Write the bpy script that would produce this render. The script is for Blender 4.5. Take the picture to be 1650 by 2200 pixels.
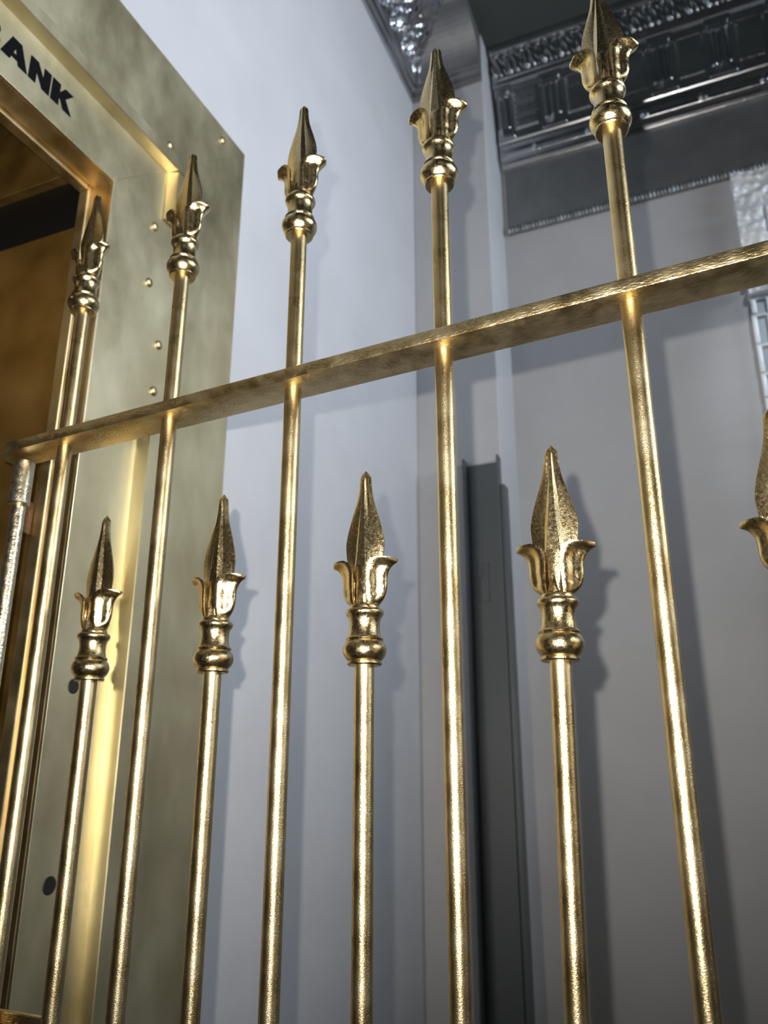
import bpy, bmesh, math, random
from mathutils import Vector, Matrix
random.seed(4)
sc = bpy.context.scene
C = sc.collection
for o in list(bpy.data.objects):
    bpy.data.objects.remove(o, do_unlink=True)
H = 1.5                                    # height of the camera above the floor
ZC_ABS = H+2.41                            # ceiling height

# ------------------------------------------------------------------ camera
YAW, PITCH = math.radians(23.1), math.radians(18.03)
Fw = Vector((-math.sin(YAW)*math.cos(PITCH), math.cos(YAW)*math.cos(PITCH), math.sin(PITCH)))
Rt = Vector((math.cos(YAW), math.sin(YAW), 0))
Up = Rt.cross(Fw)
cd = bpy.data.cameras.new('camera')
cam = bpy.data.objects.new('camera', cd); C.objects.link(cam)
M = Matrix((Rt, Up, -Fw)).transposed().to_4x4()
M.translation = Vector((0, 0, H))
cam.matrix_world = M
cd.sensor_fit = 'VERTICAL'; cd.sensor_height = 36.0
cd.lens = 36.0*1725/2200
cd.clip_start = 0.02
cd.dof.use_dof = True; cd.dof.focus_distance = 0.66; cd.dof.aperture_fstop = 8.0
sc.camera = cam

# ------------------------------------------------------------------ light and exposure
sc.view_settings.view_transform = 'Standard'
sc.view_settings.look = 'None'
sc.view_settings.gamma = 1.0
sc.view_settings.exposure = 0.0
FLASH = 68.0
WINDOW = 26.0
FILL = 3.0
PANEL_WASH = 85.0
w = bpy.data.worlds.new('world'); sc.world = w; w.use_nodes = True
w.node_tree.nodes['Background'].inputs[0].default_value = (0.55, 0.65, 0.85, 1)
w.node_tree.nodes['Background'].inputs[1].default_value = 0.3

def light(name, kind, loc, energy, col, aim=None, **kw):
    l = bpy.data.lights.new(name, kind); l.energy = energy; l.color = col
    for k, v in kw.items(): setattr(l, k, v)
    o = bpy.data.objects.new(name, l); C.objects.link(o); o.location = loc
    if aim is not None:
        o.rotation_euler = (Vector(aim)-Vector(loc)).to_track_quat('-Z', 'Y').to_euler()
    return o
fl = Vector((0, 0, H)) - 0.0236*Rt + 0.0292*Up
light('phone_flash', 'SPOT', fl, FLASH, (1.0, 0.95, 0.87), aim=fl+Fw+0.14*Up, shadow_soft_size=0.004,
      spot_size=math.radians(108), spot_blend=1.0)
# added ceiling spotlight, unseen, to brighten the textured panel and the gold plates
light('added_panel_wash', 'SPOT', (1.0, 0.75, ZC_ABS-0.19), PANEL_WASH, (0.86, 0.93, 1.0), aim=(0.64, 2.27, 2.72),
      shadow_soft_size=0.05, spot_size=math.radians(36), spot_blend=0.6)
# daylight through the big window of the right wall
light('window_daylight', 'AREA', (3.15, 0.85, 3.05), WINDOW, (0.80, 0.89, 1.0), aim=(-0.77, 0.85, 2.95),
      shape='RECTANGLE', size=1.7, size_y=1.1, spread=math.radians(62))
light('added_panel_wash', 'SPOT', (1.0, 1.05, ZC_ABS-0.19), 85.0, (0.86, 0.93, 1.0), aim=(0.80, 2.27, 1.45),
      shadow_soft_size=0.05, spot_size=math.radians(30), spot_blend=0.6)  # second added spotlight, brightens the lower part of the panel
# added warm fill, unseen, to lift the dark vestibule panels
light('added_vestibule_fill', 'POINT', (-1.35, 0.1, H+0.95), 0.7, (1.0, 0.80, 0.52), shadow_soft_size=0.05)
# added fill light behind the camera, no known source
light('added_room_fill', 'AREA', (1.2, -2.0, 3.80), FILL, (1.0, 0.96, 0.9), aim=(1.2, -2.0, 0),
      shape='RECTANGLE', size=1.1, size_y=0.5)

# ------------------------------------------------------------------ helpers
def mesh_obj(name, bm, mat, parent=None, smooth=True, angle=35):
    bmesh.ops.recalc_face_normals(bm, faces=bm.faces)
    me = bpy.data.meshes.new(name); bm.to_mesh(me); bm.free()
    if smooth:
        for p in me.polygons: p.use_smooth = True
        try: me.set_sharp_from_angle(angle=math.radians(angle))
        except Exception: pass
    me.materials.append(mat)
    o = bpy.data.objects.new(name, me); C.objects.link(o)
    if parent is not None: o.parent = parent
    return o
def thing(name, label, cat, loc=(0, 0, 0), rz=0, group=None):
    o = bpy.data.objects.new(name, None); C.objects.link(o)
    o.empty_display_size = 0.05
    o.location = loc; o.rotation_euler = (0, 0, rz)
    o['label'] = label; o['category'] = cat
    if group: o['group'] = group
    return o
def tag(o, label, cat, group=None):
    o['label'] = label; o['category'] = cat
    if group: o['group'] = group
    return o
def struct(o, label=None):
    o['kind'] = 'structure'
    if label: o['label'] = label
    return o
def add_box(bm, x0, x1, y0, y1, z0, z1, bev=0.0):
    vs = [bm.verts.new((x, y, z)) for x in (x0, x1) for y in (y0, y1) for z in (z0, z1)]
    fs = [(0, 1, 3, 2), (4, 6, 7, 5), (0, 4, 5, 1), (2, 3, 7, 6), (0, 2, 6, 4), (1, 5, 7, 3)]
    nf = [bm.faces.new([vs[i] for i in f]) for f in fs]
    if bev > 0:
        es = set(e for f in nf for e in f.edges)
        bmesh.ops.bevel(bm, geom=list(es), offset=bev, segments=2, profile=0.5, affect='EDGES')
    return bm
def boxes(*bs, bev=0.0):
    bm = bmesh.new()
    for b in bs: add_box(bm, *b, bev=bev)
    return bm
def lathe(bm, prof, n=40, cx=0, cy=0, z0=0, cap=True):
    rings = []
    for r, z in prof:
        rings.append([bm.verts.new((cx+r*math.cos(2*math.pi*k/n), cy+r*math.sin(2*math.pi*k/n), z0+z)) for k in range(n)])
    for a, b in zip(rings, rings[1:]):
        for k in range(n):
            bm.faces.new((a[k], a[(k+1) % n], b[(k+1) % n], b[k]))
    if cap:
        bm.faces.new(rings[0][::-1]); bm.faces.new(rings[-1])
def prism(bm, pts, f0, f1):
    """pts outline; f0/f1 map a 2D point to 3D for both ends"""
    a = [bm.verts.new(f0(p)) for p in pts]; b = [bm.verts.new(f1(p)) for p in pts]
    n = len(pts)
    bm.faces.new(a); bm.faces.new(b[::-1])
    for i in range(n): bm.faces.new((a[i], b[i], b[(i+1) % n], a[(i+1) % n]))

# ------------------------------------------------------------------ materials
def mat(name):
    m = bpy.data.materials.new(name); m.use_nodes = True
    return m, m.node_tree.nodes, m.node_tree.links, m.node_tree.nodes['Principled BSDF']
def noise(N, L, scale, detail=4, rough=0.6, coord='Object', stretch=None):
    tc = N.new('ShaderNodeTexCoord'); out = tc.outputs[coord]
    if stretch:
        mp = N.new('ShaderNodeMapping'); mp.inputs['Scale'].default_value = stretch
        L.new(out, mp.inputs['Vector']); out = mp.outputs['Vector']
    n = N.new('ShaderNodeTexNoise'); n.inputs['Scale'].default_value = scale
    n.inputs['Detail'].default_value = detail; n.inputs['Roughness'].default_value = rough
    L.new(out, n.inputs['Vector'])
    return n.outputs['Fac']
def ramp(N, L, fac, stops):
    r = N.new('ShaderNodeValToRGB')
    el = r.color_ramp.elements
    el[0].position, el[0].color = stops[0][0], (*stops[0][1], 1)
    el[1].position, el[1].color = stops[-1][0], (*stops[-1][1], 1)
    for p, c in stops[1:-1]:
        e = el.new(p); e.color = (*c, 1)
    L.new(fac, r.inputs['Fac']); return r.outputs['Color']
def bump(N, L, B, fields):
    prev = None
    for fac, strength, dist in fields:
        b = N.new('ShaderNodeBump'); b.inputs['Strength'].default_value = strength
        b.inputs['Distance'].default_value = dist
        L.new(fac, b.inputs['Height'])
        if prev: L.new(prev, b.inputs['Normal'])
        prev = b.outputs['Normal']
    L.new(prev, B.inputs['Normal'])
def rng(N, L, fac, lo, hi, a=0.3, b=0.7):
    r = N.new('ShaderNodeMapRange')
    r.inputs['From Min'].default_value = a; r.inputs['From Max'].default_value = b
    r.inputs['To Min'].default_value = lo; r.inputs['To Max'].default_value = hi
    L.new(fac, r.inputs['Value']); return r.outputs['Result']

def gold_leaf(name, cols, rough=(0.22, 0.4), fine=700, fs=0.35, big=60, bs=0.25, stretch=None, aniso=0.0):
    m, N, L, B = mat(name)
    n1 = noise(N, L, fine, 2, 0.5, stretch=stretch); n2 = noise(N, L, big, 3, 0.55)
    L.new(ramp(N, L, n2, [(0.30, cols[0]), (0.5, cols[1]), (0.72, cols[2])]), B.inputs['Base Color'])
    B.inputs['Metallic'].default_value = 1.0
    L.new(rng(N, L, n2, rough[0], rough[1]), B.inputs['Roughness'])
    bump(N, L, B, [(n1, fs, 0.0006), (n2, bs, 0.0015)])
    return m
GC = [(0.62, 0.46, 0.22), (0.69, 0.54, 0.29), (0.75, 0.62, 0.38)]
M_bar = gold_leaf('gold_leafed_bar', GC, rough=(0.25, 0.36), fine=1700, fs=0.42, big=30, bs=0.0, stretch=(0.55, 0.55, 1))
M_fin = gold_leaf('gold_leafed_casting', GC, rough=(0.16, 0.28), fine=1400, fs=0.32, big=420, bs=0.12)
M_rail = gold_leaf('gold_leafed_flat_bar', GC, rough=(0.28, 0.42), fine=700, fs=0.9, big=60, bs=0.4, stretch=(0.35, 1, 1))
M_hinge = gold_leaf('silvery_gold_hinge', [(0.62, 0.52, 0.34), (0.72, 0.64, 0.48), (0.8, 0.74, 0.6)], rough=(0.25, 0.4), fine=500, fs=0.7, big=120, bs=0.4)
M_vest = gold_leaf('brown_gold_panel', [(0.34, 0.20, 0.05), (0.50, 0.31, 0.09), (0.58, 0.38, 0.13)], rough=(0.42, 0.6), fine=400, fs=0.3, big=9, bs=0.15)
def plate_mat():
    m, N, L, B = mat('pale_gold_leafed_plate')
    n1 = noise(N, L, 7, 6, 0.62, stretch=(1, 1, 0.6)); n2 = noise(N, L, 160, 5, 0.7); n3 = noise(N, L, 900, 2, 0.6)
    L.new(ramp(N, L, n1, [(0.3, (0.74, 0.63, 0.37)), (0.5, (0.82, 0.72, 0.46)), (0.72, (0.88, 0.80, 0.55))]), B.inputs['Base Color'])
    B.inputs['Metallic'].default_value = 1.0
    L.new(rng(N, L, n1, 0.33, 0.45), B.inputs['Roughness'])
    sq = N.new('ShaderNodeTexVoronoi'); sq.feature = 'DISTANCE_TO_EDGE'
    sq.inputs['Scale'].default_value = 9.0
    tc = N.new('ShaderNodeTexCoord'); L.new(tc.outputs['Object'], sq.inputs['Vector'])
    bump(N, L, B, [(n2, 0.14, 0.0008), (n3, 0.16, 0.0003), (rng(N, L, sq.outputs['Distance'], 0, 1, 0.0, 0.012), 0.10, 0.0003)])
    return m
M_plate = plate_mat()
M_reveal = gold_leaf('warm_gold_reveal', [(0.56, 0.42, 0.19), (0.66, 0.51, 0.27), (0.74, 0.60, 0.36)], rough=(0.36, 0.52), fine=500, fs=0.3, big=20, bs=0.2)
def plain(name, col, rough=0.6, metal=0.0, bumps=None, spec=None):
    m, N, L, B = mat(name)
    n = noise(N, L, 5, 5, 0.6)
    L.new(ramp(N, L, n, [(0.3, tuple(c*0.95 for c in col)), (0.7, tuple(min(1, c*1.05) for c in col))]), B.inputs['Base Color'])
    B.inputs['Roughness'].default_value = rough; B.inputs['Metallic'].default_value = metal
    if spec is not None: B.inputs['Specular IOR Level'].default_value = spec
    if bumps: bump(N, L, B, [(noise(N, L, s, 3, 0.6), st, d) for s, st, d in bumps])
    return m
M_rust = plain('rusty_brown_metal', (0.16, 0.085, 0.035), 0.6, 0.6, bumps=[(300, 0.8, 0.003)])
M_wall = plain('white_wall_paint', (0.48, 0.48, 0.495), 0.6, bumps=[(4, 0.15, 0.01), (250, 0.08, 0.0006)])
M_ceil = plain('dark_ceiling_paint', (0.055, 0.065, 0.06), 0.8)
M_floor = plain('concrete_floor', (0.20, 0.185, 0.165), 0.6, bumps=[(40, 0.2, 0.002)])
M_dark = plain('dark_room_paint', (0.10, 0.095, 0.09), 0.8)
M_letter = plain('black_letter_paint', (0.006, 0.006, 0.007), 0.8, spec=0.02)
M_black = plain('black_void', (0.004, 0.0035, 0.003), 0.5)
M_steel = plain('dark_grey_steel', (0.11, 0.12, 0.125), 0.38, 0.35, bumps=[(25, 0.1, 0.002)])
def tin_mat(name, col, rough, strength=0.3, scale=260):
    m, N, L, B = mat(name)
    n = noise(N, L, scale, 2, 0.5); n2 = noise(N, L, 12, 4, 0.6)
    L.new(ramp(N, L, n2, [(0.3, tuple(c*0.8 for c in col)), (0.7, col)]), B.inputs['Base Color'])
    B.inputs['Metallic'].default_value = 1.0; B.inputs['Roughness'].default_value = rough
    bump(N, L, B, [(n, strength, 0.0015)])
    return m
M_tin = tin_mat('silver_stamped_tin', (0.50, 0.51, 0.54), 0.20)
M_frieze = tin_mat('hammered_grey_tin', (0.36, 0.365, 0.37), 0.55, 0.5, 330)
M_stone = plain('silver_white_stone_relief', (0.80, 0.83, 0.86), 0.45, 0.15, bumps=[(70, 0.6, 0.004), (200, 0.3, 0.002)])
M_batten = plain('pale_blue_grey_panel', (0.42, 0.46, 0.50), 0.35, 0.4, bumps=[(60, 0.2, 0.002)])
M_frame = plain('window_frame_white', (0.7, 0.7, 0.7), 0.5)

# ------------------------------------------------------------------ the room
XL, XR, YB, YF, ZC = -0.775, 3.3, 2.27, -3.2, H+2.41      # left/right wall, back wall, wall behind camera, ceiling
YE = 0.761                                               # far edge of the doorway
ZD = H+0.8545                                            # top of the doorway
YN = -0.36                                               # near edge of the doorway
struct(mesh_obj('floor', boxes((XL-1.3, XR+0.15, YF-0.15, YB+0.15, -0.1, 0)), M_floor, smooth=False))
struct(mesh_obj('ceiling', boxes((XL-0.15, XR+0.15, YF-0.15, YB+0.15, ZC, ZC+0.1)), M_ceil, smooth=False))
struct(mesh_obj('wall_left', boxes((XL-0.055, XL, YE+0.02, YB+0.12, 0, ZC), (XL-0.055, XL, YF-0.12, YN-0.02, 0, ZC),
       (XL-0.055, XL, YN-0.02, YE+0.02, ZD+0.02, ZC)), M_wall, smooth=False))
struct(mesh_obj('wall_back', boxes((XL, XR+0.12, YB, YB+0.12, 0, ZC)), M_wall, smooth=False))
struct(mesh_obj('wall_front', boxes((XL, XR+0.12, YF-0.12, YF, 0, ZC)), M_dark, smooth=False))
wy0, wy1, wz0, wz1 = -0.25, 1.65, 2.4, 3.7
struct(mesh_obj('wall_right', boxes((XR, XR+0.12, YF, wy0, 0, ZC), (XR, XR+0.12, wy1, YB, 0, ZC),
       (XR, XR+0.12, wy0, wy1, 0, wz0), (XR, XR+0.12, wy0, wy1, wz1, ZC)), M_dark, smooth=False))
wn = mesh_obj('window_1', boxes((XR+0.02, XR+0.10, wy0, wy0+0.06, wz0, wz1), (XR+0.02, XR+0.10, wy1-0.06, wy1, wz0, wz1),
       (XR+0.02, XR+0.10, wy0+0.06, wy1-0.06, wz0, wz0+0.06), (XR+0.02, XR+0.10, wy0+0.06, wy1-0.06, wz1-0.06, wz1),
       (XR+0.04, XR+0.08, 0.67, 0.73, wz0+0.06, wz1-0.06), bev=0.004), M_frame, smooth=False)
struct(wn)
gm, gN, gL, gB = mat('clear_window_glass')
gB.inputs['Transmission Weight'].default_value = 1.0; gB.inputs['Roughness'].default_value = 0.0
mesh_obj('glass_pane', boxes((XR+0.057, XR+0.063, wy0+0.05, wy1-0.05, wz0+0.05, wz1-0.05)), gm, wn, smooth=False)
# boxed-in chase standing in the far left corner
CX, CY = -0.524, 2.07
struct(mesh_obj('wall_corner', boxes((XL, CX, CY, YB, 0, ZC), bev=0.003), M_wall, smooth=False),
       'boxed-in white column in the far left corner of the room')

# ------------------------------------------------------------------ stamped tin cornices
def sweep(name, prof, fpos, s0, s1, ds, hfun, m, dt=0.003):
    """prof: list of (d, z) polyline; fpos(s, d, z) -> point; hfun(s, t01, d, z) relief height along the normal"""
    pts = []
    tot = sum(math.dist(a, b) for a, b in zip(prof, prof[1:]))
    acc = 0
    for a, b in zip(prof, prof[1:]):
        l = math.dist(a, b); n = max(1, int(round(l/dt)))
        nx, nz = (b[1]-a[1])/l, -(b[0]-a[0])/l
        for k in range(n):
            f = k/n
            pts.append((a[0]+(b[0]-a[0])*f, a[1]+(b[1]-a[1])*f, nx, nz, (acc+l*f)/tot))
        acc += l
    pts.append((prof[-1][0], prof[-1][1], nx, nz, 1.0))
    bm = bmesh.new(); ns = max(1, int(round((s1-s0)/ds))); grid = []
    for i in range(ns+1):
        s = s0+(s1-s0)*i/ns; row = []
        for d, z, nx, nz, t in pts:
            h = hfun(s, t, d, z) if 0 < i < ns else 0
            row.append(bm.verts.new(fpos(s, d+nx*h, z+nz*h)))
        grid.append(row)
    for a, b in zip(grid, grid[1:]):
        for k in range(len(a)-1):
            bm.faces.new((a[k], a[k+1], b[k+1], b[k]))
    # close the back so that the tin has body and ends
    for row in (grid[0], grid[-1]):
        s = s0 if row is grid[0] else s1
        c = bm.verts.new(fpos(s, 0.0, prof[-1][1]))
        bm.faces.new(row+[c])
    return mesh_obj(name, bm, m, angle=50)
# cove cornice of the left wall: ogee strips, scrolls, acanthus, top fillet
ZL = H+2.205
profL = [(0, ZL), (0.010, ZL+0.001), (0.012, ZL+0.014), (0.006, ZL+0.018), (0.006, ZL+0.022), (0.020, ZL+0.026), (0.024, ZL+0.036), (0.018, ZL+0.042), (0.030, ZL+0.046)]
for k in range(1, 13):
    a = k/12*math.pi/2
    profL.append((0.030+0.135*(1-math.cos(a)), ZL+0.046+0.125*math.sin(a)))
profL += [(0.168, ZL+0.178), (0.180, ZL+0.180), (0.186, ZL+0.190), (0.200, ZL+0.192), (0.203, ZL+0.2045)]
def relief_scroll(s, t, d, z):
    h = 0.0
    P = 0.098
    if 0.22 < t < 0.84:
        u = (t-0.22)/0.62
        env = min(1, u*10, (1-u)*8)
        # lower row: C-scrolls
        for off, tc, R in ((0.0, 0.20, 0.030), (0.5, 0.30, 0.022)):
            sc_ = ((s/P+off) % 1.0-0.5)*P
            r_ = math.hypot(sc_, (u-tc)*0.17); th = math.atan2((u-tc)*0.17, sc_)
            if r_ < R:
                h += 0.0085*(0.5+0.5*math.cos(2*math.pi*r_/0.0125-th))*(1-(r_/R)**3)
        # upper row: acanthus fans
        sc_ = ((s/P+0.25) % 1.0-0.5)*P
        dy = (u-0.42)*0.17
        r_ = math.hypot(sc_, dy); th = math.atan2(dy, sc_)
        if dy > -0.004 and r_ > 0.012:
            h += 0.006*abs(math.cos(4.5*th))**1.3*max(0, 1-abs(r_-0.044)/0.034)
        h *= env
        h += 0.0012*math.sin(s*190+u*9)*math.sin(u*40)*env
    return h
o = sweep('trim_1', profL, lambda s, d, z: (XL+d, s, z), -0.6, CY-0.001, 0.0027, relief_scroll, M_tin)
struct(o, 'silver tin cornice with scrolls and leaves above the white left wall')
# its return across the face of the boxed-in column
o = sweep('trim_2', profL, lambda s, d, z: (s, CY-d, z), XL+0.003, CX-0.002, 0.0060, lambda s, t, d, z: 0.0, M_frieze)  # darker tin than the cornice it continues: shade put into its colour
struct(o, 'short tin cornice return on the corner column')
# tall cornice of the back wall
zb = H
profB = [(0, zb+1.722), (0.010, zb+1.722), (0.017, zb+1.729), (0.017, zb+1.738), (0.012, zb+1.744), (0.012, zb+1.976)]
frieze_bot = profB[:5]
profC = [(0.012, zb+1.976), (0.022, zb+1.978), (0.030, zb+1.990), (0.030, zb+2.000), (0.042, zb+2.006), (0.048, zb+2.020), (0.044, zb+2.036), (0.050, zb+2.052), (0.050, zb+2.058),
         (0.056, zb+2.064)]
for k in range(1, 11):
    f = k/10
    profC.append((0.056+0.036*f*f, zb+2.064+0.196*f))
profC += [(0.104, zb+2.264), (0.106, zb+2.276), (0.100, zb+2.284), (0.104, zb+2.290), (0.122, zb+2.378), (0.134, zb+2.382), (0.138, zb+2.394), (0.140, zb+2.4095)]
def relief_back(s, t, d, z):
    zz = z-zb; h = 0
    if 2.070 < zz < 2.258:                       # triglyph brackets between hammered panels
        u = (zz-2.070)/0.188
        k = ((s+0.32)/0.176+0.5) % 1.0-0.5; x = k*0.176
        if abs(x) < 0.030 and 0.08 < u < 0.94:
            h += 0.003+0.0105*max(0, math.cos(x*2*math.pi/0.0205))**0.8
            if u > 0.82: h = 0.009
            if u < 0.22: h = 0.012*max(0.0, 1-abs(x)/0.030)*u/0.22
        elif abs(x) < 0.040 and (u > 0.86 or u < 0.16):
            h += 0.006
        elif abs(x) > 0.046 and 0.14 < u < 0.88:
            e = min((abs(x)-0.046)/0.006, (u-0.14)/0.04, (0.88-u)/0.04, 1)
            h += 0.005*e + 0.0012*math.sin(s*620+3*math.sin(zz*500))*math.sin(zz*700)*e
    elif 2.296 < zz < 2.372:                      # top band: leaning leaf and dart
        u = (zz-2.296)/0.076; e = min(1, u*8, (1-u)*8)
        ph = (s/0.058+0.22*u) % 1.0
        h += e*0.011*abs(math.sin(math.pi*ph))**0.6*(0.5+0.5*math.cos(5*math.pi*ph+3*u))
        h += e*0.003*math.sin(s*150+u*6)*math.sin(u*9+s*40)
    elif 2.010 < zz < 2.034:
        k = ((s+0.30)/0.176) % 1.0
        if abs(k-0.5) < 0.07: h += 0.006*(1-(abs(k-0.5)/0.07)**2)
    return h
def relief_bead(s, t, d, z):
    zz = z-zb
    if 1.7225 < zz < 1.745 and d > 0.008:
        k = (s % 0.058)/0.058
        if k < 0.42:
            q = (k/0.42)*2-1; return 0.010*math.sqrt(max(0, 1-q*q))-0.006*max(0, 1-abs(q)*2.2)
        return 0.007*abs(math.sin((k-0.42)/0.58*math.pi*3))
    return 0
xs0, xs1 = CX+0.010, 2.0
o = sweep('trim_3', profC, lambda s, d, z: (s, YB-d, z), xs0, xs1, 0.0025, relief_back, M_tin)
struct(o, 'tall stamped tin cornice with grooved brackets above the grey back wall')
o = sweep('trim_4', profB, lambda s, d, z: (s, YB-d, z), xs0+0.004, xs1, 0.003, relief_bead, M_frieze, dt=0.003)
struct(o, 'plain hammered tin frieze with a beaded lower edge under the back cornice')

# ------------------------------------------------------------------ relief panel right on the back wall
def stone_panel():
    root = thing('wall_panel', 'white rough stone-textured wall panel right of the grey back wall', 'wall panel', (0.177, YB, 0))
    bm = bmesh.new()
    z0, z1, W = H+1.30, H+1.716, 1.5
    def hf(x, z):
        row = int((z-H+0.03*math.sin(x*9+1))/0.085); off = (row*0.37) % 1
        jz = ((z-H+0.03*math.sin(x*9+1))/0.085) % 1
        jx = ((x/0.23)+off) % 1
        j = min(min(jz, 1-jz)/0.16, min(jx, 1-jx)/0.05, 1)
        r = 0.012*math.sin(x*41+2.1*math.sin(z*63))*math.sin(z*57+1.7*math.sin(x*33)) + 0.005*math.sin(x*160+z*90)*math.sin(z*170-x*60)
        return 0.006+min(1, j*2.2)*0.030+0.7*r
    nx, nz = 420, 150
    g = [[bm.verts.new((W*i/nx, -(hf(W*i/nx, z0+(z1-z0)*k/nz) if 0 < i < nx and 0 < k < nz else 0.004), z0+(z1-z0)*k/nz)) for k in range(nz+1)] for i in range(nx+1)]
    for i in range(nx):
        for k in range(nz): bm.faces.new((g[i][k], g[i+1][k], g[i+1][k+1], g[i][k+1]))
    bl = [bm.verts.new((x, -0.0005, z)) for x, z in ((0, z0), (W, z0), (W, z1), (0, z1))]
    bm.faces.new(bl)
    bm.faces.new([g[i][0] for i in range(nx+1)]+[bl[1], bl[0]]); bm.faces.new([g[i][nz] for i in range(nx+1)]+[bl[2], bl[3]])
    bm.faces.new([g[0][k] for k in range(nz+1)]+[bl[3], bl[0]]); bm.faces.new([g[nx][k] for k in range(nz+1)]+[bl[2], bl[1]])
    mesh_obj('stone_relief', bm, M_stone, root, angle=60)
    bm = bmesh.new()
    add_box(bm, 0, W, -0.006, -0.0005, H-1.45, z0-0.0005)
    mesh_obj('backing', bm, M_batten, root, smooth=False)
    bm = bmesh.new()
    zs = [H-1.45, H-0.9, H-0.5, H-0.1, H+0.3, H+0.62, H+0.80, H+0.905, H+0.985, H+1.06, H+1.15, H+1.245, z0-0.001]
    for a, b in zip(zs, zs[1:]):
        x = 0.004 if a > H+1.2 else 0.0
        k = 0
        while x < W-0.03:
            wd = 0.013 if k % 2 == 0 else 0.020
            if b-0.012 > a: add_box(bm, x, x+wd, -0.020, -0.006, a, b-0.010, bev=0.002)
            x += 0.040 if k % 2 == 0 else 0.045
            k += 1
        add_box(bm, 0.0, W, -0.015, -0.006, b-0.009, b-0.002, bev=0.001)
    mesh_obj('battens', bm, M_stone, root)
stone_panel()

# ------------------------------------------------------------------ steel channel on the corner column
def channel():
    z1 = H+0.835
    root = thing('steel_channel', 'dark grey steel channel standing against the corner column', 'channel', (0, 0, 0))
    yb = CY
    mesh_obj('web', boxes((-0.622, -0.530, yb-0.006, yb-0.0005, 0.0, z1), bev=0.0008), M_steel, root, smooth=False)
    mesh_obj('flange', boxes((-0.628, -0.622, yb-0.036, yb-0.0005, 0.0, z1+0.012), bev=0.0012), M_steel, root, smooth=False)
    mesh_obj('flange', boxes((-0.530, -0.5245, yb-0.034, yb-0.0005, 0.0, z1+0.012), bev=0.0012), M_steel, root, smooth=False)
    mesh_obj('outer_lip', boxes((-0.5235, -0.512, yb-0.026, yb+0.02, 0.0, z1-0.075), bev=0.0015), M_steel, root, smooth=False)
    bm = bmesh.new()                               # raised keyhole outline
    zc = z1-0.34
    out = [(-0.598, zc-0.055), (-0.572, zc-0.055), (-0.572, zc+0.045), (-0.580, zc+0.052), (-0.588, zc+0.052), (-0.590, zc+0.020), (-0.598, zc+0.012)]
    for a, b in zip(out, out[1:]+out[:1]):
        add_box(bm, min(a[0], b[0])-0.001, max(a[0], b[0])+0.001, yb-0.0085, yb-0.006, min(a[1], b[1])-0.001, max(a[1], b[1])+0.001)
    mesh_obj('keyhole_slot', bm, M_steel, root, smooth=False)
channel()

# ------------------------------------------------------------------ gold doorway surround
XI, XR_ = -0.770, -0.750                         # face of the plates / crest of the applied moulding
YO, ZO = 1.0944, H+1.1787                        # outer corner
fr = thing('door_frame', 'pale gold-leafed bank vault door frame with riveted plates on the left wall', 'door frame', (XL, YE, 0))
def fo(name, bm, m, parent=fr, smooth=False, **k):
    bmesh.ops.translate(bm, verts=bm.verts, vec=Vector((-XL, -YE, 0)) if parent is fr else Vector((0, 0, 0)))
    return mesh_obj(name, bm, m, parent, smooth=smooth, **k)
def poly_plate(pts, x0, x1, bev=0.0):
    bm = bmesh.new()
    prism(bm, pts, lambda p: (x0, p[0], p[1]), lambda p: (x1, p[0], p[1]))
    if bev: bmesh.ops.bevel(bm, geom=list(bm.edges), offset=bev, segments=2, profile=0.5, affect='EDGES')
    return bm
g = 0.0002
YM = YN-0.333                                    # outer near edge
fo('jamb_plate', poly_plate([(YE, 0), (YO, 0), (YO, ZO), (YE, ZD)], XL+g, XI, 0.0005), M_plate)
fo('header_plate', poly_plate([(YE-g, ZD), (YO-g, ZO), (YM+g, ZO), (YN+g, ZD)], XL+g, XI, 0.0005), M_plate)
fo('jamb_plate', poly_plate([(YM, 0), (YM, ZO), (YN, ZD), (YN, 0)], XL+g, XI, 0.0005), M_plate)
def moulding(a0, a1, run, horiz, flip=1):
    """chamfered strip; a0 inner edge, a1 crest; run = (start, end) along its length"""
    prof_ = [(XI+g, a0), (XI+0.002, a0), (XR_-0.0015, a1-0.0008*flip), (XR_, a1), (XR_, a1+0.022*flip), (XR_-0.0015, a1+0.0235*flip), (XI+g, a1+0.0235*flip)]
    bm = bmesh.new()
    if horiz: prism(bm, prof_, lambda p: (p[0], run[0], p[1]), lambda p: (p[0], run[1], p[1]))
    else: prism(bm, prof_, lambda p: (p[0], p[1], run[0]), lambda p: (p[0], p[1], run[1]))
    fo('moulding', bm, M_plate)
moulding(H+0.9600, H+0.9640, (YM+0.13, 0.9060), True)
moulding(0.8760, 0.8835, (H+0.868, H+0.9605), False)
moulding(0.8700, 0.8735, (0.0, H+0.492), False)
moulding(YM+0.155, YM+0.152, (0.0, H+0.9595), False, -1)
TL = H+0.866
fo('hinge_plate', poly_plate([(YE+0.0005, H+0.458), (0.905, H+0.508), (0.905, TL-0.0), (YE+0.0005, TL-0.006)], XI+g, XI+0.0012, 0.0003), M_plate)
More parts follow.
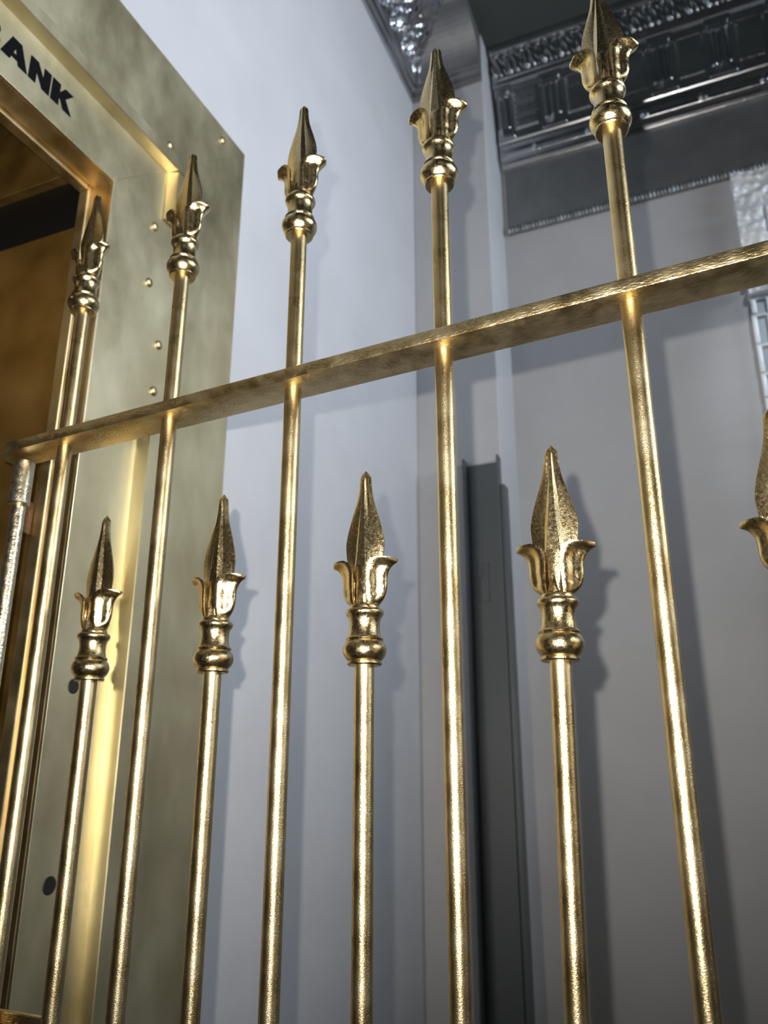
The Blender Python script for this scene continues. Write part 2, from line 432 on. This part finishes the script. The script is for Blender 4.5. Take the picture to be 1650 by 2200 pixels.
# rivets and open bolt holes
def rivet(y, z, r=0.0076, x=XI+0.0012):
    bm = bmesh.new()
    n = 20; rings = []
    for rr, hh in ((r, 0.0), (r, 0.0012), (r*0.8, 0.0030), (r*0.45, 0.0042)):
        rings.append([bm.verts.new((x+0.0002+hh, y+rr*math.cos(2*math.pi*k/n), z+rr*math.sin(2*math.pi*k/n))) for k in range(n)])
    for a, b in zip(rings, rings[1:]):
        for k in range(n): bm.faces.new((a[k], a[(k+1) % n], b[(k+1) % n], b[k]))
    bm.faces.new(rings[0][::-1]); bm.faces.new(rings[-1])
    fo('rivet', bm, M_bar, smooth=True)
for y, z in ((0.853, 0.990), (0.992, 1.119), (0.837, 0.819), (0.837, 0.717), (0.872, 0.627), (0.871, 0.548), (0.893, 0.484), (0.890, -0.079)):
    q = XI if z > 0.9 or z < 0.4 else XI+0.0012
    k_ = -q/0.75
    rivet(y*k_, H+z*k_, x=q)
def hole(y, z, r, x=XI):
    bm = bmesh.new(); n = 24
    a = [bm.verts.new((x+0.0002, y+r*math.cos(2*math.pi*k/n), z+r*math.sin(2*math.pi*k/n))) for k in range(n)]
    b = [bm.verts.new((x+0.0008, y+r*0.93*math.cos(2*math.pi*k/n), z+r*0.93*math.sin(2*math.pi*k/n))) for k in range(n)]
    for k in range(n): bm.faces.new((a[k], a[(k+1) % n], b[(k+1) % n], b[k]))
    bm.faces.new(a[::-1]); bm.faces.new(b)
    fo('bolt_hole', bm, M_black)
hole(0.800, H+0.105, 0.0095); hole(0.799, H-0.126, 0.0105)
# black letters B A N K on the recessed band
def letters():
    z0, h = H+0.8890, 0.0360
    glyphs = {
        'B': (0.5045, 0.036, [[(0, 0), (.62, 0), (.85, .06), (.97, .2), (.97, .34), (.86, .48), (.78, .52), (.88, .60), (.92, .72), (.88, .88), (.76, .97), (.58, 1), (0, 1)]],
              [[(.32, .2), (.32, .41), (.52, .41), (.62, .36), (.64, .30), (.6, .23), (.5, .2)], [(.32, .62), (.32, .8), (.48, .8), (.57, .77), (.58, .71), (.55, .64), (.47, .62)]]),
        'A': (0.5420, 0.0435, [[(0, 0), (.32, 1), (.68, 1), (1, 0), (.66, 0), (.61, .17), (.39, .17), (.34, 0)]], [[(.44, .38), (.56, .38), (.50, .62)]]),
        'N': (0.5875, 0.0365, [[(0, 0), (0, 1), (.36, 1), (.66, .50), (.66, 1), (1, 1), (1, 0), (.66, 0), (.34, .52), (.34, 0)]], []),
        'K': (0.6270, 0.0385, [[(0, 0), (0, 1), (.37, 1), (.37, .64), (.60, 1), (1, 1), (.66, .54), (1, 0), (.60, 0), (.42, .36), (.37, .36), (.37, 0)]], []),
    }
    for ch, (y0, wd, outs, holes) in glyphs.items():
        cu = bpy.data.curves.new('letter', 'CURVE'); cu.dimensions = '2D'; cu.fill_mode = 'BOTH'; cu.extrude = 0.0004
        for ring in outs+holes:
            sp = cu.splines.new('POLY'); sp.points.add(len(ring)-1); sp.use_cyclic_u = True
            for p, (a, b) in zip(sp.points, ring): p.co = (a*wd, b*h, 0, 1)
        tmp = bpy.data.objects.new('tmp', cu)
        C.objects.link(tmp)
        dg = bpy.context.evaluated_depsgraph_get()
        me = bpy.data.meshes.new_from_object(tmp.evaluated_get(dg))
        bpy.data.objects.remove(tmp, do_unlink=True)
        me.materials.clear(); me.materials.append(M_letter)
        # local x -> +Y, local y -> +Z, local z -> +X
        me.transform(Matrix(((0, 0, 1, XI+0.0006-XL), (1, 0, 0, y0-YE), (0, 1, 0, z0), (0, 0, 0, 1))))
        o = bpy.data.objects.new('letter', me); C.objects.link(o); o.parent = fr
        o['label'] = 'black capital letter ' + ch
letters()
# stepped reveal of the doorway
fo('reveal', boxes((-0.811, XL, YE, YE+0.02, 0, ZD+0.02), (-0.811, XL, YN, YE, ZD, ZD+0.02), (-0.811, XL, YN-0.02, YN, 0, ZD+0.02), bev=0.0006), M_reveal)
fo('door_stop', boxes((-0.830, -0.8115, YE-0.007, YE+0.02, 0, ZD+0.02), (-0.830, -0.8115, YN, YE-0.007, ZD-0.008, ZD+0.02), (-0.830, -0.8115, YN-0.02, YN+0.007, 0, ZD+0.02), bev=0.0022), M_reveal)
fo('hinge_strap', boxes((-0.842, -0.8305, 0.742, YE-0.0045, H+0.300, H+0.345), bev=0.003), M_rust)
# vestibule inside the wall: gold panel with a black slot
vs = thing('vestibule_panel', 'brown gold panel crossed by a black band inside the vault doorway', 'panel', (-0.85, YE, 0))
def vo(name, bm, m):
    bmesh.ops.translate(bm, verts=bm.verts, vec=Vector((0.85, -YE, 0)))
    return mesh_obj(name, bm, m, vs, smooth=False)
vo('lower_panel', boxes((-1.9, -0.8305, YE-0.004, YE+0.02, 0, H+0.787), bev=0.001), M_vest)
vo('upper_panel', boxes((-1.9, -0.8305, YE-0.004, YE+0.02, H+0.895, H+1.25), bev=0.001), M_vest)
vo('black_band', boxes((-1.9, -0.8305, YE+0.012, YE+0.02, H+0.7875, H+0.8945)), M_black)
vo('recess_plate', boxes((-0.905, -0.868, YE-0.0085, YE-0.0042, H+0.02, H+0.255), bev=0.002), M_vest)
struct(mesh_obj('wall_vestibule', boxes((-2.0, -1.905, YN-0.1, YE+0.1, 0, H+1.3), (-1.9, -0.832, YN-0.1, YN-0.025, 0, H+1.3), (-1.9, -0.832, YN-0.02, YE, H+1.255, H+1.3)), M_dark, smooth=False),
       'dark walls of the vault vestibule')

# ------------------------------------------------------------------ the gate
PH = -math.atan(0.054)
GX, GY = -0.725, 0.5928+0.054*0.725
gate = thing('spearhead_gate', 'open gold-leafed iron gate with spearhead pickets hung from the vault door frame', 'gate', (GX, GY, 0), PH)
def lx(X): return (X-GX)/math.cos(PH)
ZBOT = 0.12
COLLAR = [(0.0085, 0.0000), (0.0135, 0.0002), (0.0145, 0.0012), (0.0145, 0.0026), (0.0136, 0.0038), (0.0148, 0.0050), (0.0168, 0.0075), (0.0180, 0.0105), (0.0183, 0.0130), (0.0178, 0.0158), (0.0163, 0.0186),
          (0.0148, 0.0200), (0.0153, 0.0207), (0.0157, 0.0218), (0.0153, 0.0228), (0.0141, 0.0236), (0.0133, 0.0262), (0.0127, 0.0300), (0.0127, 0.0345), (0.0131, 0.0375), (0.0138, 0.0398), (0.0150, 0.0412),
          (0.0157, 0.0425), (0.0160, 0.0440), (0.0156, 0.0456), (0.0145, 0.0466), (0.0126, 0.0472), (0.0126, 0.0486), (0.0120, 0.0500), (0.0095, 0.0515)]
def interp(tab, x):
    for (a, va), (b, vb) in zip(tab, tab[1:]):
        if x <= b:
            f = (x-a)/(b-a); return va+(vb-va)*f
    return tab[-1][1]
def smoothtab(tab, x):
    xs = [p[0] for p in tab]
    if x <= xs[0]: return tab[0][1]
    if x >= xs[-1]: return tab[-1][1]
    i = max(k for k in range(len(xs)-1) if xs[k] <= x)
    def m(k):
        if k == 0: return (tab[1][1]-tab[0][1])/(xs[1]-xs[0])
        if k == len(xs)-1: return (tab[-1][1]-tab[-2][1])/(xs[-1]-xs[-2])
        return (tab[k+1][1]-tab[k-1][1])/(xs[k+1]-xs[k-1])
    hh = xs[i+1]-xs[i]; t = (x-xs[i])/hh
    return ((2*t**3-3*t**2+1)*tab[i][1]+(t**3-2*t**2+t)*hh*m(i)+(-2*t**3+3*t**2)*tab[i+1][1]+(t**3-t**2)*hh*m(i+1))
WING = [(0.0500, 0.0075), (0.060, 0.0080), (0.072, 0.0095), (0.080, 0.0130), (0.088, 0.0165), (0.098, 0.0180), (0.106, 0.0182), (0.118, 0.0158), (0.130, 0.0122), (0.144, 0.0080), (0.156, 0.0060), (0.1655, 0.0050), (0.1712, 0.0004)]
RDG = [(0.0500, 0.0085), (0.070, 0.0082), (0.090, 0.0080), (0.110, 0.0070), (0.130, 0.0058), (0.150, 0.0045), (0.1655, 0.0036), (0.1712, 0.0004)]
RW = [(0.0500, 0.0062), (0.080, 0.0054), (0.095, 0.0042), (0.120, 0.0026), (0.150, 0.0013), (0.1655, 0.0008), (0.1712, 0.0001)]
def blade_mesh():
    bm = bmesh.new(); rings = []
    hs = [0.050+0.0035*k for k in range(33)]+[0.1655, 0.1685, 0.1712]
    for h in hs:
        wv, rd, rw = (interp if h > 0.165 else smoothtab)(WING, h), smoothtab(RDG, h), smoothtab(RW, h)
        if h > 0.165: rd = interp(RDG, h)
        te = min(0.0016, rd*0.6)
        q = [(wv, te*0.5), (wv*0.86, te*1.0), ((wv+rw)*0.52, (te*1.2+rd*0.16)), (rw+(wv-rw)*0.22, rd*0.52), (rw*1.12, rd*0.90), (rw*0.85, rd)]
        if h < 0.085:
            f = (0.085-h)/0.035
            q = [(a*(1-f)+f*max(wv, .009)*math.cos(t), b*(1-f)+f*rd*math.sin(t)) for (a, b), t in zip(q, [0.1, 0.35, 0.65, 0.95, 1.2, 1.45])]
        ring = q+[(-a, b) for a, b in q[::-1]]+[(-a, -b) for a, b in q]+[(a, -b) for a, b in q[::-1]]
        rings.append([bm.verts.new((a, b, h)) for a, b in ring])
    n = len(rings[0])
    for a, b in zip(rings, rings[1:]):
        for k in range(n): bm.faces.new((a[k], a[(k+1) % n], b[(k+1) % n], b[k]))
    bm.faces.new(rings[0][::-1]); bm.faces.new(rings[-1])
    return bm
LR = [(0.0495, 0.0115), (0.052, 0.0150), (0.056, 0.0185), (0.063, 0.0208), (0.070, 0.0210), (0.0755, 0.0216), (0.0795, 0.0236), (0.0830, 0.0268), (0.0848, 0.0305)]
LA = [(0, 0.75), (0.2, 0.98), (0.45, 1.06), (0.62, 1.02), (0.75, 0.92), (0.86, 0.74), (0.95, 0.42), (1.0, 0.05)]
LB = [(0.0495, 0.0080), (0.055, 0.0105), (0.065, 0.0122), (0.075, 0.0130), (0.0848, 0.0150)]
LA2 = [(0, 1.50), (0.55, 1.56), (0.70, 1.44), (0.82, 1.20), (0.91, 0.92), (0.97, 0.60), (1.0, 0.12)]
def leaf_mesh(sgn):
    bm = bmesh.new(); nv, nu = 30, 28
    def P(u, v, off):
        h = 0.0495+0.0353*(1-(1-v)**1.35)
        R = smoothtab(LR, h); A = smoothtab(LA2, v); by = smoothtab(LB, h)
        ph = u*A; c0_ = 0.0058
        dish = 0.0036*math.sin(math.pi*min(1, abs(u)*0.98+0.02))**2*min(1, v*5)*min(1, (1-v)*5)
        nx, ny = math.cos(ph), math.sin(ph)
        x = c0_+(R-c0_)*math.cos(ph)-dish*nx
        y = by*math.sin(ph)-dish*ny
        hh = h+0.0062*u*u*min(1, v*1.5)*(1-0.5*max(0, v-0.85)/0.15)
        return (sgn*(x-off*nx), y-off*ny*0.9, hh-off*0.35*v)
    g1 = [[bm.verts.new(P(-1+2*i/nu, k/nv, 0)) for i in range(nu+1)] for k in range(nv+1)]
    g2 = [[bm.verts.new(P(-1+2*i/nu, k/nv, 0.0028-0.0010*k/nv)) for i in range(nu+1)] for k in range(nv+1)]
    for k in range(nv):
        for i in range(nu):
            bm.faces.new((g1[k][i], g1[k][i+1], g1[k+1][i+1], g1[k+1][i]))
            bm.faces.new((g2[k][i], g2[k+1][i], g2[k+1][i+1], g2[k][i+1]))
        bm.faces.new((g1[k][0], g1[k+1][0], g2[k+1][0], g2[k][0]))
        bm.faces.new((g1[k][nu], g2[k][nu], g2[k+1][nu], g1[k+1][nu]))
    for i in range(nu):
        bm.faces.new((g1[0][i], g2[0][i], g2[0][i+1], g1[0][i+1]))
        bm.faces.new((g1[nv][i], g1[nv][i+1], g2[nv][i+1], g2[nv][i]))
    return bm
def ftri(bm):                                     # small pointed bud low on the front and back of the stem
    for s in (-1, 1):
        v = [bm.verts.new(p) for p in ((-0.0038, s*0.0088, 0.0495), (0.0038, s*0.0088, 0.0495), (0, s*0.0118, 0.0500), (0, s*0.0090, 0.0640), (0, s*0.004, 0.0495))]
        for a in ((0, 2, 3), (2, 1, 3), (0, 3, 4), (1, 4, 3), (0, 4, 2), (4, 1, 2)): bm.faces.new([v[i] for i in a])
BR = 0.0082
def make_picket(ztop):
    """picket bar with its finial as sub-parts; origin at the collar's underside"""
    bm = bmesh.new(); L_ = ztop-ZBOT-0.01
    prof = [(BR, -L_), (BR, 0.012)]
    lathe(bm, prof, n=36)
    return mesh_obj('picket', bm, M_bar, gate)
cm = bmesh.new(); lathe(cm, COLLAR, n=44); c0 = mesh_obj('collar', cm, M_fin)
bmm = blade_mesh(); ftri(bmm); b0 = mesh_obj('spear_blade', bmm, M_fin, angle=28)
l0 = mesh_obj('side_leaf', leaf_mesh(-1), M_fin, angle=50); l1 = mesh_obj('side_leaf', leaf_mesh(1), M_fin, angle=50)
PICK = [(-0.6585, 0.521, 0), (-0.582, 0.086, 0), (-0.509, 0.525, 0), (-0.4315, 0.086, 0), (-0.3568, 0.528, 0), (-0.2768, 0.084, 0),
        (-0.1998, 0.534, 0), (-0.1143, 0.078, 0.0213), (-0.0382, 0.530, 0), (0.0485, 0.078, 0), (0.1250, 0.530, 0)]
first = True
for X, zc, lean in PICK:
    pk = make_picket(H+zc)
    pk.location = (lx(X), 0, H+zc); pk.rotation_euler = (0, math.atan(lean), random.uniform(-0.05, 0.05))
    for src in (c0, b0, l0, l1):
        q = src if first else src.copy()
        if not first: C.objects.link(q)
        q.parent = pk
    first = False
# cross rail: flat bar, slightly out of level, threaded by the pickets
def rail(z_l, z_r, x0, x1, wdt, th, name='cross_rail', ends=0.01):
    bm = bmesh.new()
    n = 40; N_ = []
    for i in range(n+1):
        x = x0+(x1-x0)*i/n; z = z_l+(z_r-z_l)*i/n
        hw = wdt/2
        if x-x0 < hw: hw = math.sqrt(max(0.00001, hw*hw-(hw-(x-x0))**2))*0.9+0.004
        hw = min(hw, wdt/2)
        N_.append([bm.verts.new((x, y, z+dz)) for y, dz in ((-hw, 0), (hw, 0), (hw, th), (-hw, th))])
    for a, b in zip(N_, N_[1:]):
        for k in range(4): bm.faces.new((a[k], a[(k+1) % 4], b[(k+1) % 4], b[k]))
    bm.faces.new(N_[0][::-1]); bm.faces.new(N_[-1])
    bmesh.ops.recalc_face_normals(bm, faces=bm.faces)
    es = [e for e in bm.edges if len(e.link_faces) == 2 and e.link_faces[0].normal.angle(e.link_faces[1].normal) > 1.0]
    bmesh.ops.bevel(bm, geom=es, offset=0.0009, segments=2, profile=0.5, affect='EDGES')
    return mesh_obj(name, bm, M_rail, gate)
rail(H+0.3475, H+0.3620, lx(-0.752), lx(0.20), 0.042, 0.0122)
rail(ZBOT-0.005, ZBOT-0.005, lx(-0.735), lx(0.20), 0.042, 0.0122, 'bottom_rail')
mesh_obj('hinge_strap', boxes((lx(-0.735), lx(-0.60), 0.0085, 0.0145, H-0.290, H-0.207), bev=0.0012), M_rail, gate, smooth=False)
# heel bar with hinge barrel, latch-side bar
bm = bmesh.new(); lathe(bm, [(0.0078, 0.06), (0.0078, H+0.292)], n=30); mesh_obj('heel_bar', bm, M_hinge, gate).location = (lx(-0.7245), 0.004, 0)
bm = bmesh.new(); lathe(bm, [(0.0105, 0.0), (0.0116, 0.0008), (0.0116, 0.0505), (0.0108, 0.0515)], n=36); mesh_obj('hinge_barrel', bm, M_hinge, gate).location = (lx(-0.7205), 0.0, H+0.290)
bm = bmesh.new(); lathe(bm, [(0.0065, 0.0), (0.0065, 0.004), (0.0045, 0.0062), (0.0015, 0.007)], n=24); mesh_obj('pin_head', bm, M_hinge, gate).location = (lx(-0.7205), 0.0, H+0.3600)
bm = bmesh.new(); lathe(bm, [(0.0078, 0.0), (0.0078, H+0.6)], n=30)
o = mesh_obj('latch_bar', bm, M_bar, gate); o.location = (lx(0.19), 0, 0)

# housing for the added warm fill, out of view
lp = thing('added_fill_lamp', 'added wide flat ceiling lamp for fill, unseen behind the camera', 'lamp', (1.2, -2.0, ZC))
mesh_obj('housing', boxes((-0.6, 0.6, -0.3, 0.3, -0.05, -0.0005), bev=0.004), M_frame, lp, smooth=False)

for sy, lab in ((0.75, 'added white cylinder spotlight, unseen on the ceiling, the one nearer the gate'), (1.05, 'added white cylinder spotlight, unseen on the ceiling, the one nearer the back wall')):  # housings for the added panel spotlights
    tl = thing('added_spotlight', lab, 'lamp', (1.0, sy, ZC), 0, 'added ceiling spotlights')
    bm = bmesh.new(); lathe(bm, [(0.012, -0.06), (0.012, -0.0005)], n=20); mesh_obj('stem', bm, M_frame, tl)
    bm = bmesh.new(); lathe(bm, [(0.040, -0.17), (0.044, -0.17), (0.044, -0.06), (0.040, -0.0598), (0.040, -0.062)], n=32, cap=False); lathe(bm, [(0.040, -0.066), (0.040, -0.062)], n=32)
    mesh_obj('shade', bm, M_frame, tl)
